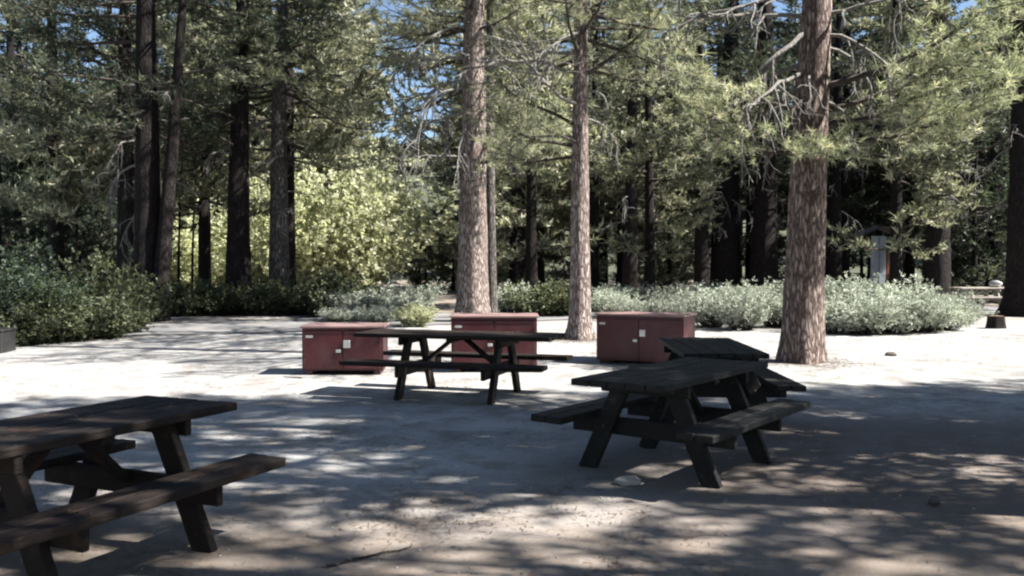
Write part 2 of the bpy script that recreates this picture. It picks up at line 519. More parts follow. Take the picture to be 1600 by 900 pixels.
def dead_limbs(P, rtr, seed, specs):
    """specs: (z, azimuth, length, elevation, droop) bare branching limbs"""
    rng = np.random.default_rng(seed)
    T = []
    def rec(p0, az, el, L, droop, r, depth):
        n = 9 if depth == 0 else 6
        pts = limb_curve(p0, az, el, L, droop, rng, n, 0, 2.6)
        T.append((pts, np.linspace(r, r * rng.uniform(.2, .5), n)))
        if depth >= 2 or L < 0.25: return
        for k in range(int(3 + L * 2.2)):
            t = rng.uniform(0.25, 0.98); f = t * (n - 1); i = min(int(f), n - 2)
            q = pts[i] + (pts[i + 1] - pts[i]) * (f - i)
            d = pts[i + 1] - pts[i]
            a0 = math.atan2(d[1], d[0]); e0 = math.asin(max(-1, min(1, d[2] / np.linalg.norm(d))))
            rec(q, a0 + rng.choice([-1, 1]) * rng.uniform(0.35, 1.1), e0 + rng.normal() * 0.4 - 0.1, L * rng.uniform(0.25, 0.5), droop * rng.uniform(.3, 1.3), r * 0.5, depth + 1)
    for z, az, L, el, dr in specs:
        rec(interp_path(P, z), az, el, L, dr, 0.016 + 0.012 * L, 0)
    return T

def make_tree(name, label, cat, loc, h, r0, seed, lean=(0, 0), wob=0.15, bark='bark_red', crown=None, dead=None, leaf='needle',
              needles=16, width=0.007, length=0.17, flare=0.3, sides=22, rtop=0.12, group=None, rz=0.0, extra_limbs=None, rough=0.05):
    t = thing(name, label, cat, loc, rz, group)
    P, r = trunk_path(h, r0, lean, wob, seed, flare, rtop)
    link_mesh('trunk', trunk_mesh('trunk', P, r, seed, sides, rough), M[bark], t)
    if dead:
        V, F = tubes(dead_limbs(P, r, seed + 5, dead), 5)
        link_mesh('bare_branches', np_mesh('bare_branches', V, F, smooth=True), M['deadwood'], t)
    if crown:
        cr = dict(crown)
        spread = 1.25 if leaf == 'needle' else 0.9
        T, TP, TD, TS = grow(P, r, h, seed + 1, **cr)
        if extra_limbs:
            for q, kw in enumerate(extra_limbs):
                T2, a, b, c = grow(P, r, h, seed + 50 + q, **kw)
                T += T2; TP = np.concatenate([TP, a]); TD = np.concatenate([TD, b]); TS = np.concatenate([TS, c])
        V, F = tubes(T, 4)
        link_mesh('limbs', np_mesh('limbs', V, F, smooth=True), M['limb'], t)
        rng = np.random.default_rng(seed + 9)
        link_mesh('crown', needle_mesh('crown', TP, TD, TS, rng, needles, width, length, spread), M[leaf], t)
        print('TREE', name, 'tufts', len(TP), 'tris', len(TP) * needles)
    return t

def px(x, y):
    """ground point under a photo pixel (1600x900)"""
    d = 1422.0 * 1.6 / (y - 410.0)
    return ((x - 800) / 1422.0 * d, d)
def at(x, d):
    return ((x - 800) / 1422.0 * d, d)

# ------------------------------------------------------------------ ground
def gz(x, y):
    far = max(0.0, min(1.0, (y - 20) / 20))
    return 0.012 * mnoise.noise(Vector((x * 0.8, y * 0.8, 0))) + far * 0.25 * mnoise.noise(Vector((x * 0.06, y * 0.06, 3)))
def axis(lo, mid0, mid1, hi, fine):
    a = list(np.arange(mid0, mid1 + 1e-6, fine))
    s, v, out = fine, mid1, []
    while v < hi: s *= 1.35; v += s; out.append(v)
    s, v, pre = fine, mid0, []
    while v > lo: s *= 1.35; v -= s; pre.append(v)
    return pre[::-1] + a + out
xs = axis(-600, -14, 14, 600, 0.22); ys = axis(-300, 2, 30, 900, 0.22)
V = [(x, y, gz(x, y)) for y in ys for x in xs]
nx = len(xs)
F = [(j * nx + i, j * nx + i + 1, (j + 1) * nx + i + 1, (j + 1) * nx + i) for j in range(len(ys) - 1) for i in range(nx - 1)]
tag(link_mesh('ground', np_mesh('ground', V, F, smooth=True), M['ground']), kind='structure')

# asphalt road curving away behind the shrubs
cl = [(-60, 18.5), (-30, 20.2), (-18, 21.0), (-10, 21.8), (-6, 23.0), (-2, 25.8), (4, 28.5), (14, 30.5), (30, 31.5), (60, 32)]
def cr_pt(i, t):
    p = [Vector(cl[max(0, min(len(cl) - 1, i + k))]) for k in (-1, 0, 1, 2)]
    return 0.5 * ((2 * p[1]) + (-p[0] + p[2]) * t + (2 * p[0] - 5 * p[1] + 4 * p[2] - p[3]) * t * t + (-p[0] + 3 * p[1] - 3 * p[2] + p[3]) * t ** 3)
pts = [cr_pt(i, k / 24) for i in range(len(cl) - 1) for k in range(24)]
V, F = [], []
for i, p in enumerate(pts):
    d = (pts[min(i + 1, len(pts) - 1)] - pts[max(i - 1, 0)]).normalized(); nrm = Vector((-d.y, d.x))
    for k in range(9):
        q = p + nrm * ((k / 8 - 0.5) * 4.6 + (0.12 * mnoise.noise(Vector((i * .2, k * 5, 0))) if k in (0, 8) else 0))
        V.append((q.x, q.y, gz(q.x, q.y) + 0.02))
for i in range(len(pts) - 1):
    for k in range(8):
        a = i * 9 + k; F.append((a, a + 1, a + 10, a + 9))
tag(link_mesh('road', np_mesh('road', V, F, smooth=True), M['asphalt']), kind='structure')

# hillside far behind the trees
V, F = [], []
hx = np.linspace(-260, 260, 60); hy = np.linspace(78, 330, 36)
def hz(x, y):
    return -0.6 + 62 * (1 - math.exp(-((max(0, y - 80)) / 95.0) ** 1.3)) * (0.8 + 0.25 * mnoise.noise(Vector((x * .008, y * .01, 1)))) * (0.55 + 0.45 * (1 / (1 + math.exp(-(x + 10) / 30)))) 
for y in hy:
    for x in hx: V.append((x, y, hz(x, y)))
for j in range(35):
    for i in range(59): F.append((j * 60 + i, j * 60 + i + 1, (j + 1) * 60 + i + 1, (j + 1) * 60 + i))
tag(link_mesh('hill', np_mesh('hill', V, F, smooth=True), M['hill']), kind='structure')

# ------------------------------------------------------------------ picnic tables
def picnic_table(label, loc, rz, L=1.83, sep=0.96, W=0.76, mat='wood_dark', seed=1, group='picnic tables'):
    rng = random.Random(seed)
    t = thing('picnic_table', label, 'picnic table', (loc[0], loc[1], 0), rz, group)
    wm = M[mat]
    # table top: five boards
    b = Boxes(); n = 5; bw = W / n
    for k in range(n):
        y = -W / 2 + bw * (k + .5)
        b.box((rng.uniform(-.006, .006), y, 0.731 + rng.uniform(-.002, .002)), (L + rng.uniform(-.01, .01), bw - 0.008, 0.048), None, 0.006)
    b.build('tabletop', wm, t)
    for s in (-1, 1):
        b = Boxes()
        for k in (0, 1):
            b.box((rng.uniform(-.006, .006), s * (0.60 + (k - .5) * 0.142), 0.430 + rng.uniform(-.002, .002)), (L + rng.uniform(-.01, .01), 0.134, 0.052), None, 0.006)
        b.build('seat', wm, t)
    for e in (-1, 1):
        x = e * sep / 2
        for s in (-1, 1):
            Boxes().beam((x, s * 0.20, 0.705), (x, s * 0.53, -0.02), 0.055, 0.14, 0.005).build('leg', wm, t)
        Boxes().box((x - e * 0.048, 0, 0.345), (0.045, 1.36, 0.135), None, 0.006).build('crossbeam', wm, t)
        Boxes().box((x + e * 0.0475, 0, 0.665), (0.045, W - 0.03, 0.09), None, 0.006).build('cleat', wm, t)
        Boxes().beam((x - e * 0.075, 0, 0.36), (e * 0.06, 0, 0.70), 0.09, 0.042, 0.005).build('brace', wm, t)
    b = Boxes()
    for e in (-1, 1):
        for k in range(5):
            for q in (-1, 1):
                b.box((e * (sep / 2 + 0.0475) + rng.uniform(-.004, .004), -W / 2 + bw * (k + .5) + q * bw * .28, 0.7555), (0.016, 0.016, 0.006), None, 0.003)
        for s in (-1, 1):
            for k in (0, 1):
                for q in (-1, 1):
                    b.box((e * (sep / 2 - 0.048), s * (0.60 + (k - .5) * 0.142) + q * .036, 0.4565), (0.016, 0.016, 0.006), None, 0.003)
            b.box((e * (sep / 2 + 0.030), s * 0.36, 0.345), (0.012, 0.026, 0.026), None, 0.004)
            b.box((e * (sep / 2 + 0.073), s * 0.24, 0.665), (0.012, 0.026, 0.026), None, 0.004)
    b.build('bolts', M['bolt'], t)
    Boxes().box((0, 0, 0.69), (0.085, W - 0.08, 0.045), None, 0.005).build('centre_cleat', wm, t)
    return t
def yaw(u): return math.atan2(u[1], u[0])
picnic_table('dark wooden picnic table nearest on the left, cut off by the left edge', (-2.38, 4.80), yaw((.42, .907)), seed=1)
picnic_table('dark wooden picnic table on the right in deep shade, in front of another table', (1.30, 7.15), yaw((.6, .8)), L=1.9, mat='wood_grey', seed=2)
picnic_table('long dark picnic table standing in front of the two left red lockers', (-0.63, 10.9), yaw((.955, -.295)), L=2.44, sep=1.14, seed=3)
picnic_table('dark picnic table half hidden behind the shaded right table, by the right locker', (2.02, 9.34), yaw((0.03, 1)), W=0.80, mat='wood_grey', seed=4)
x, y = at(1530, 31)
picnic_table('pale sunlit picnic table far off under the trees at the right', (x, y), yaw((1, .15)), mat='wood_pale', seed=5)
# small pale bundle on the far table
def blob(name, label, cat, loc, size, mat, seed, group=None, sub=3, rough=0.35, flat=False):
    import bmesh
    bm = bmesh.new(); bmesh.ops.create_icosphere(bm, subdivisions=sub, radius=1)
    for v in bm.verts:
        k = 1 + rough * mnoise.noise(v.co * 1.3 + Vector((seed * 7.1, 0, 0))) + rough * .4 * mnoise.noise(v.co * 3.7 + Vector((0, seed * 3.3, 0)))
        v.co = Vector((v.co.x * size[0] * k, v.co.y * size[1] * k, v.co.z * size[2] * k))
    me = bpy.data.meshes.new(name); bm.to_mesh(me); bm.free()
    for p in me.polygons: p.use_smooth = not flat
    o = link_mesh(name, me, M[mat]); o.location = loc
    o.rotation_euler = (0, 0, seed)
    return tag(o, label, cat, group)
blob('bag', 'small pale bag lying on the far sunlit picnic table', 'bag', (x + 0.55, y, 0.755 + 0.11), (0.24, 0.17, 0.13), 'galv', 2)

# ------------------------------------------------------------------ bear lockers
def bear_locker(label, loc, rz, W, D, H, seed):
    t = thing('bear_locker', label, 'storage locker', (loc[0], loc[1], 0), rz, 'dark red bear-proof food lockers')
    z0 = 0.06
    Boxes().box((0, 0, z0 + (H - z0 - 0.03) / 2), (W - 0.05, D - 0.06, H - z0 - 0.03), None, 0.008).build('body', M['box_red'], t)
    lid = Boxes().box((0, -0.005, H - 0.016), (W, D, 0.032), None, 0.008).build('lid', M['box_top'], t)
    b = Boxes()
    for s in (-1, 1):
        b.box((s * (W / 2 - 0.12), 0, z0 / 2 - 0.01), (0.09, D - 0.1, z0 + 0.02 - 0.003), None, 0.004)
    b.build('feet', M['box_red'], t)
    dh = H - z0 - 0.11
    for s in (-1, 1):
        d = Boxes().box((s * (W - 0.10) / 4, -D / 2 + 0.022, z0 + 0.03 + dh / 2), ((W - 0.10) / 2 - 0.008, 0.020, dh), None, 0.006).build('door', M['box_red'], t)
        hb = Boxes()
        for zz in (0.18, 0.82):
            hb.box((s * ((W - 0.10) / 2 - 0.01), -D / 2 + 0.008, z0 + 0.03 + dh * zz), (0.022, 0.02, 0.085), None, 0.004)
        hb.build('hinge', M['box_red'], d)
        # edge channel folded round each door
        fb = Boxes()
        for zz in (0.02, 0.98):
            fb.box((s * (W - 0.10) / 4, -D / 2 + 0.010, z0 + 0.03 + dh * zz), ((W - 0.10) / 2 - 0.05, 0.01, 0.022), None, 0.003)
        fb.build('door_rail', M['box_red'], d)
    Boxes().box((0.06, -D / 2 + 0.004, z0 + 0.03 + dh * 0.66), (0.095, 0.022, 0.11), None, 0.006).build('latch_plate', M['galv'], t)
    lb = Boxes().box((-0.06, -D / 2 + 0.006, z0 + 0.03 + dh * 0.47), (0.07, 0.02, 0.045), None, 0.006).build('handle', M['galv'], t)
    Boxes().box((-W / 2 + 0.13, -D / 2 + 0.0105, z0 + dh * 0.92), (0.10, 0.004, 0.035), None, 0.001).build('plate', M['galv'], t)
    return t
bear_locker('dark red metal food locker left of the long table, lowest of the three', (-2.42, 13.25), R(2), 1.20, 0.72, 0.70, 1)
bear_locker('dark red metal food locker behind the long table, below the pale split trunk', (-0.26, 13.55), R(0), 1.30, 0.74, 0.83, 2)
bear_locker('dark red metal food locker right of the leaning trunk, its sunlit end showing', (2.12, 14.4), R(-26), 1.46, 0.74, 0.80, 3)

# ------------------------------------------------------------------ small things
blob('stone', 'pale flat stone lying on the shaded ground before the right table', 'stone', (0.83, 6.5, 0.02), (0.10, 0.075, 0.045), 'stone', 3, flat=True, sub=2)
x, y = px(1393, 556); blob('stone', 'small dark stone alone on the bright sand at the right', 'stone', (x, y, 0.02), (0.11, 0.08, 0.05), 'dark_stone', 5)
x, y = px(1465, 792); blob('pine_cone', 'round dark pine cone on the lower right ground', 'pine cone', (x, y, 0.03), (0.035, 0.03, 0.03), 'dark_stone', 6, rough=.6)
x, y = px(1557, 513)
def log_round(label, x, y, r, h, seed):
    t = thing('tree_stump', label, 'stump', (x, y, 0))
    P = np.array([[0, 0, -0.05], [0, 0, h * .3], [0, 0, h * .7], [0, 0, h]]); rr = np.array([r * 1.15, r * 1.04, r, r * .98])
    link_mesh('bark', trunk_mesh('bark', P, rr, seed, 20, 0.05), M['bark_dark'], t)
    V, F = tubes([(np.array([[0, 0, h - .02], [0, 0, h + .004]]), np.array([r * .93, r * .9]))], 20)
    V = np.concatenate([V, [[0, 0, h + .006]]])
    F3 = [[20 + i, 20 + (i + 1) % 20, 40, 40] for i in range(20)]
    me = bpy.data.meshes.new('cut_face'); me.from_pydata([tuple(v) for v in V], [], [tuple(f) for f in F] + [tuple(f[:3]) for f in F3]); me.update()
    link_mesh('cut_face', me, M['wood_log'], t)
log_round('short brown cut stump on bright sand at the far right', x, y, 0.19, 0.30, 4)
# low dark bin at the left border
x, y = at(-8, 16.2)
t = thing('storage_box', 'low black box at the left edge in front of the brush', 'box', (x - 0.15, y, 0), R(6))
Boxes().box((0, 0, 0.19), (0.72, 0.6, 0.38), None, 0.01).build('body', M['black'], t)
Boxes().box((0, 0, 0.40), (0.77, 0.65, 0.04), None, 0.01).build('lid', M['black'], t)
# notice kiosk among the right trunks
x, y = at(1372, 38)
t = thing('kiosk', 'tall pale blue-grey panel with dark roof standing among the right trunks', 'kiosk', (x, y, 0), R(4))
Boxes().box((0, 0, 1.45), (0.60, 0.12, 2.5), None, 0.01).build('panel', M['kiosk'], t)
Boxes().box((0.0, -0.075, 1.6), (0.05, 0.03, 2.1), None, 0.004).build('batten', M['wood_pale'], t)
Boxes().box((0.40, 0, 1.0), (0.11, 0.11, 2.04), None, 0.005).build('post', M['orange'], t)
for s in (-1, 1):
    Boxes().beam((0, 0, 3.1), (s * 0.95, 0, 2.72), 0.9, 0.05, 0.005).build('roof_slope', M['roof'], t)

# ------------------------------------------------------------------ the standing pines
def pine_len(z0, h, Lmax, peak=0.25):
    def f(z, rng):
        t = (z - z0) / (h - z0)
        s = (0.6 + 0.4 * min(1, t / peak)) if t < peak else (1 - (t - peak) / (1 - peak)) ** 0.8
        return Lmax * s * rng.uniform(0.65, 1.15)
    return f
rng0 = np.random.default_rng(11)
def zl(a, b, n, s=0):
    return np.sort(np.random.default_rng(100 + s).uniform(a, b, n))

# C : the right, nearest trunk
cx, cy = at(1254, 14.6)
C = make_tree('pine_tree', 'thick red-barked pine trunk at the right beside the bright sand, sunlit along its right side', 'tree', (cx, cy, 0), 19, 0.335, 21,
    lean=(0.5, 0.3), wob=0.10, sides=30, rough=0.045,
    crown=dict(z0=3.6, zlimbs=zl(7.3, 18.5, 60, 1), lenf=pine_len(5.0, 19, 3.4), el=0.1, droop=0.5),
    extra_limbs=[dict(z0=3.4, zlimbs=[3.45, 3.75, 4.0, 4.4], lenf=lambda z, r: 3.4 * r.uniform(.8, 1.05), az_range=(-0.5, 0.2), el=0.05, droop=0.15, bare_in=0.3, twig_gap=.17, tuft_gap=.10, twiglen=.55),
                 dict(z0=3.4, zlimbs=[3.35, 3.6, 4.0], lenf=lambda z, r: 2.7 * r.uniform(.8, 1.1), az_range=(2.9, 3.7), el=0.0, droop=0.35, bare_in=0.3, twig_gap=.18, tuft_gap=.10, twiglen=.5),
                 dict(z0=3.4, zlimbs=[3.5, 3.7], lenf=lambda z, r: 1.6 * r.uniform(.8, 1.1), az_range=(-2.0, -1.2), el=-0.1, droop=0.4, bare_in=0.45, twig_gap=.2, tuft_gap=.10, twiglen=.5)],
    dead=[(4.9, 3.3, 2.1, 0.15, 0.8), (4.5, 3.0, 1.6, 0.15, 1.4), (5.1, 0.1, 1.7, 0.25, 1.3), (4.2, -0.2, 1.2, 0.5, 2.6), (4.25, -2.2, 0.9, 0.5, 2.8),
          (4.6, -2.6, 1.0, 0.3, 2.0), (5.5, 3.4, 2.3, 0.0, 0.7), (5.6, -0.3, 1.8, 0.1, 1.0), (5.3, 3.75, 2.5, 0.1, 0.8), (5.9, 3.1, 2.4, 0.0, 0.5), (5.2, -0.7, 1.6, .2, 1.2), (4.7, 3.55, 1.9, .1, 1.0)], needles=18, width=0.006, length=0.16, flare=0.12)

# B : the leaning, curved trunk in the middle
bx, by = px(906, 530)
B = make_tree('pine_tree', 'slim curved red-brown pine trunk in the middle, flaring at its foot', 'tree', (bx, by, 0), 17, 0.225, 33,
    lean=(0.35, 0.4), wob=0.14, flare=0.5, sides=26, bark='bark_pale',
    crown=dict(z0=3.8, zlimbs=zl(5.0, 16.5, 80, 2), lenf=pine_len(4.0, 17, 3.2), el=0.15, droop=0.5),
    extra_limbs=[dict(z0=3.4, zlimbs=[3.8, 4.1, 4.4, 4.0], lenf=lambda z, r: 2.4 * r.uniform(.7, 1.1), az_range=(2.5, 4.2), el=0.1, droop=0.6, bare_in=0.35, twig_gap=.2, tuft_gap=.11, twiglen=.5)],
    dead=[(4.9, 3.5, 2.6, 0.1, 0.4), (5.6, 3.2, 2.4, 0.1, .5), (6.0, 2.9, 2.2, 0.2, .8), (5.2, 0.1, 1.4, .1, 1.0), (4.6, 0.4, 1.2, .1, 1.2), (4.2, 3.0, 1.8, .3, 1.2), (6.4, 3.8, 2.0, .1, .8)], needles=16, width=0.0075)

# A : tall split pair left of centre
ax, ay = at(738, 24.5)
A = make_tree('pine_tree', 'tall straight red-barked pine behind the middle locker, right half sunlit', 'tree', (ax, ay, 0), 21, 0.44, 44,
    lean=(0.15, 0.2), wob=0.06, sides=28, bark='bark_pale',
    crown=dict(z0=4.2, zlimbs=zl(7.6, 20.5, 80, 3), lenf=pine_len(5.0, 21, 3.6), el=0.1, droop=0.5),
    extra_limbs=[dict(z0=3.4, zlimbs=[4.3, 4.6, 4.8], lenf=lambda z, r: 2.8 * r.uniform(.8, 1.1), az_range=(-1.3, 0.1), el=0.0, droop=0.2, bare_in=0.2, twig_gap=.24, tuft_gap=.12, twiglen=.5)],
    dead=[(6.2, 3.3, 2.6, 0.0, 0.9), (5.6, 3.0, 2.5, 0.0, 1.0), (7.0, 3.2, 2.6, 0.1, 1.1), (4.6, 3.5, 2.2, -0.1, 0.8), (7.8, 3.4, 2.3, 0.2, 1.2), (5.2, 3.8, 2.0, 0.1, 1.2), (6.6, 2.8, 2.3, 0, 1),
          (6.8, 0.0, 2.2, 0.2, .9), (5.9, -0.4, 2.0, 0.2, .9), (7.6, -0.3, 2.4, .2, .8), (8.3, 3.1, 2.2, .2, 1.1)], needles=16, width=0.009, length=0.19)
x, y = at(768, 26.0)
make_tree('pine_tree', 'slim pale trunk close behind the tall straight middle pine', 'tree', (x, y, 0), 19, 0.17, 45, lean=(-0.1, 0), wob=0.06, bark='bark_grey',
    crown=dict(z0=6, zlimbs=zl(6.5, 18.5, 30, 4), lenf=pine_len(6, 19, 2.2), el=0.1), needles=8, width=0.016, length=0.2)

# dark trunks at the left
left = [
    (197, 28.0, 17, 0.34, 0.3, 'straight dark trunk at the left, leftmost of the close dark group', 'bark_dark'),
    (232, 25.5, 19, 0.44, 0.25, 'thickest black trunk of the left group, flared at the road edge', 'bark_dark'),
    (372, 29.0, 18, 0.42, 0.15, 'wide dark trunk left of the pale-sided one, before the bright willows', 'bark_dark'),
    (436, 29.5, 18, 0.36, 0.2, 'dark trunk with grey sunlit right side beside the bright willows', 'bark_grey'),
]
protoL = None
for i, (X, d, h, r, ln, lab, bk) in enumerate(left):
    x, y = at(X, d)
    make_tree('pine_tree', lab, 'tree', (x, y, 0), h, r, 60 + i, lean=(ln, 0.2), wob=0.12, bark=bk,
        crown=dict(z0=3.5, zlimbs=zl(4.8, h - .5, 48, 20 + i), lenf=pine_len(3.5, h, 3.8), el=0.1, droop=0.6, tuft_gap=.15), leaf='needle' if i == 3 else 'needle_shaded',
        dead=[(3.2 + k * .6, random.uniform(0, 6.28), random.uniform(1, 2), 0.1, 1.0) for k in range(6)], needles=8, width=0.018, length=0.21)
x, y = at(247, 25.2)
make_tree('pine_tree', 'dark trunk leaning right out of the left group like a fork', 'tree', (x, y, 0), 15, 0.24, 71, lean=(1.3, 0.3), wob=0.05, bark='bark_dark',
    crown=dict(z0=5, zlimbs=zl(5.5, 14.5, 26, 31), lenf=pine_len(5, 15, 2.8), el=0.15), leaf='needle_shaded', needles=8, width=0.018, length=0.21)
for X, d, r, lab in ((278, 33, .06, 'thin dark sapling stem left of its twin, against the bright willows'), (300, 34, .055, 'thin dark sapling stem right of its twin, against the bright willows'), (363, 33, .08, 'thin dark stem hugging the wide dark left trunk')):
    x, y = at(X, d)
    make_tree('sapling', lab, 'tree', (x, y, 0), 9, r, int(X), lean=(0.2, 0), wob=0.08, bark='bark_dark', sides=10,
        crown=dict(z0=4, zlimbs=zl(4.6, 8.8, 18, int(X)), lenf=pine_len(4, 9, 1.4), el=0.2), needles=8, width=0.016, length=0.18)

# dark trunks of the interior, middle and right
right = [
    (808, 47, 20, 0.45, 0.1, 'dark grey trunk in the gap between the two middle pines', 'bark_dark'),
    (827, 49, 18, 0.24, 0.0, 'thin black trunk right beside the dark grey one in the middle gap', 'bark_dark'),
    (984, 41, 21, 0.37, 0.1, 'straight black trunk just right of the curved middle pine', 'bark_dark'),
    (1096, 42, 21, 0.36, 0.1, 'dark trunk left of the two wide black trunks behind the sagebrush', 'bark_dark'),
    (1135, 43, 22, 0.70, 0.1, 'wide black trunk, left one of the wide pair behind the sagebrush', 'bark_dark'),
    (1194, 42, 22, 0.68, 0.0, 'wide black trunk just left of the thick red right pine', 'bark_dark'),
    (1304, 42, 20, 0.35, 0.1, 'slim trunk with one lit side just right of the thick red pine', 'bark_dark'),
    (1376, 46, 20, 0.25, 0.0, 'thin black trunk directly behind the pale blue kiosk', 'bark_dark'),
    (1462, 33, 20, 0.50, 0.5, 'wide dark trunk with pale lit streak above the end of the sagebrush', 'bark_dark'),
    (1555, 36, 18, 0.34, 0.2, 'dark trunk behind the far sunlit picnic table', 'bark_dark'),
    (1604, 27.5, 21, 0.60, 0.0, 'broad black trunk at the right edge of the photo', 'bark_dark'),
]
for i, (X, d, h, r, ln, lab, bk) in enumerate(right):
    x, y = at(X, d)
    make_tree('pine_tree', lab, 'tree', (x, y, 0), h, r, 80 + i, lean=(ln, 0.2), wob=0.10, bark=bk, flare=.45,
        crown=dict(z0=4, zlimbs=zl(5.6, h - .5, 42, 40 + i), lenf=pine_len(4.0, h, 4.0), el=0.08, droop=0.6, tuft_gap=.16), leaf='needle_shaded',
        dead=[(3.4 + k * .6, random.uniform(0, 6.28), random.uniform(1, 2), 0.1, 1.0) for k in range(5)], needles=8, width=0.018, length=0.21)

# ------------------------------------------------------------------ conifers that fill the wood
def conifer(seed, h, low, Lmax, n, r0, loc=(0, 0, 0), name='fir_tree', needles=7, width=0.04, length=0.30, gap=.17, group='conifers filling the wood behind'):
    return make_tree(name, 'x', 'tree', loc, h, r0, seed, wob=0.06, bark='bark_dark', sides=12, group=group,
        crown=dict(z0=low, zlimbs=zl(low, h - .3, n, seed), lenf=pine_len(low, h, Lmax, 0.12), el=0.1, droop=0.8, curl=0.9, twig_gap=.27, tuft_gap=gap, bare_in=.18, twiglen=.5),
        leaf='needle_far', needles=needles, width=width, length=length)
protos = {
    'tall_a': conifer(301, 21, 3.5, 4.2, 78, 0.30),
    'tall_b': conifer(302, 24, 5.5, 4.6, 78, 0.36),
    'tall_c': conifer(303, 18, 2.2, 3.6, 76, 0.26),
    'sparse': conifer(306, 19, 5.0, 4.4, 34, 0.2),
    'small_a': conifer(304, 8.5, 0.5, 2.4, 52, 0.13),
    'small_b': conifer(305, 6.0, 0.35, 1.9, 44, 0.10),
}
used = set()
def put(kind, x, y, s=1.0, rz=None, label=None, z=None, sz=None):
    p = protos[kind]
    o = p if kind not in used else copy_thing(p)
    used.add(kind)
    o.location = (x, y, (z if z is not None else gz(x, y)) - 0.03)
    o.rotation_euler = (0, 0, random.uniform(0, 6.28) if rz is None else rz)
    o.scale = (s, s, sz or s)
    o['label'] = label or {'tall_a': 'tall dark green conifer in the wood behind the clearing', 'tall_b': 'tall dark green conifer in the wood behind the clearing',
                  'tall_c': 'tall dark green conifer in the wood behind the clearing', 'sparse': 'thin conifer', 'small_a': 'young bushy conifer between the trunks of the wood',
                  'small_b': 'young bushy conifer between the trunks of the wood'}[kind]
    o['category'] = 'tree'
    o['group'] = 'tall conifers in the wood' if not kind.startswith('small') else 'young conifers under the tall trees'
    if kind.startswith('small'): o.name = 'young_fir_tree'
    return o

taken = []
def free(x, y, r):
    return all((x - a) ** 2 + (y - b) ** 2 > (r + c) ** 2 for a, b, c in taken)
def clear_zone(x, y):
    # sunlit gap with the willows (and the path of light to it)
    return (-17 < x < -3 and 31 < y < 52) or (-3 <= x < 16 and 28 < y < 46) or (16 <= x < 30 and 20 < y < 34)
rw = random.Random(5)
# tall trees
n = 0
while n < 135:
    y = rw.uniform(45, 110) if n > 30 else rw.uniform(38, 62)
    x = rw.uniform(-0.75, 0.85) * y
    if clear_zone(x, y) or not free(x, y, 1.6): continue
    # keep a thin slot of sky
    X = 800 + 1422 * x / y
    if abs(X - 642) < 22 + 1422 * 3.4 / y or (y < 100 and 70 < X < 125): continue
    taken.append((x, y, 1.6))
    put(rw.choice(['tall_a', 'tall_b', 'tall_c']), x, y, rw.uniform(0.85, 1.15), z=None if y < 80 else max(gz(x, y), hz(x, y)))
    n += 1
# big sunlit conifers left of the tall middle pine
for X, d, k, sc_, lab in ((500, 50, 'tall_a', 1.0, 'pale tall conifer rising behind the bright willows, left one'), (560, 56, 'tall_b', .8, 'pale tall conifer rising behind the bright willows, right one'),
                (448, 33, 'tall_b', 1.0, 'sunlit conifer hanging over the pale-sided left trunk'), (738, 28.5, 'tall_b', .85, 'pale feathery conifer straight behind the tall middle pine'),
                (830, 31, 'tall_c', .9, 'sunlit conifer in the gap between the two middle pines'), (1015, 33, 'tall_c', .85, 'sunlit conifer with yellow-green boughs right of the curved pine'),
                (90, 30, 'tall_a', .9, 'shadowy conifer at the upper left'), (320, 33, 'tall_a', .85, 'conifer between the left trunk groups'), (1400, 30, 'tall_c', .9, 'sunlit conifer behind the boughs of the thick right pine')):
    x, y = at(X, d); o_ = put(k, x, y, sc_, label=lab, rz=X * .7); o_['pale'] = 1; taken.append((x, y, 1.2))
# young trees
n = 0
while n < 60:
    y = rw.uniform(33, 70)
    x = rw.uniform(-0.62, 0.66) * y
    if clear_zone(x, y) or not free(x, y, 1.0) or (x > 2 and rw.random() < .6): continue
    taken.append((x, y, 0.9))
    put(rw.choice(['small_a', 'small_b']), x, y, rw.uniform(0.75, 1.3))
    n += 1

# trees out of frame to the right whose crowns shade the foreground
shade = [
    (7.0, 7.4, 'tall_b', 0.60), (10.0, 7.9, 'tall_a', 0.60), (12.6, 7.7, 'tall_b', 0.64), (15.5, 8.6, 'tall_a', 0.60), (18.5, 9.0, 'tall_b', 0.60), (22.0, 9.8, 'tall_a', 0.6),
    (8.6, 6.9, 'tall_a', 0.40), (13.8, 7.6, 'tall_a', 0.40), (17.0, 8.0, 'tall_b', 0.40),
    (4.3, 3.7, 'tall_b', 0.38, 1.2), (5.4, 5.5, 'tall_b', 0.40, 1.15), (10.5, 4.9, 'sparse', 0.5), (8.0, 3.5, 'sparse', 0.50, .8), (12.0, 2.9, 'sparse', 0.50), (15.5, 2.6, 'sparse', 0.55), (19.5, 2.6, 'sparse', 0.5), (16.5, 6.2, 'sparse', 0.5),
    (5.5, -5.0, 'tall_b', 0.9), (-6.0, -4.0, 'tall_a', 0.9), (-11.0, 2.0, 'tall_a', 0.9), (-2, -8, 'tall_b', 1.0),
    (12.0, -9.0, 'tall_b', 1.0), (-13, 8, 'tall_c', 1.0), (2.5, -14.0, 'tall_a', 1.0), (-9, -12.0, 'tall_c', 1.0),
    (31, 35, 'tall_a', 1.0), (36, 30, 'tall_a', 1.0), (33, 40, 'tall_b', 1.0), (38, 44, 'tall_a', 1.0), (44, 38, 'tall_b', 1.0), (48, 46, 'tall_a', 1.0),
]
for x, y, k, s, *rest in shade:
    put(k, x, y, s, label='tall conifer beyond the edge of the photo, shading the clearing', sz=rest[0] if rest else (s + 1) / 2)

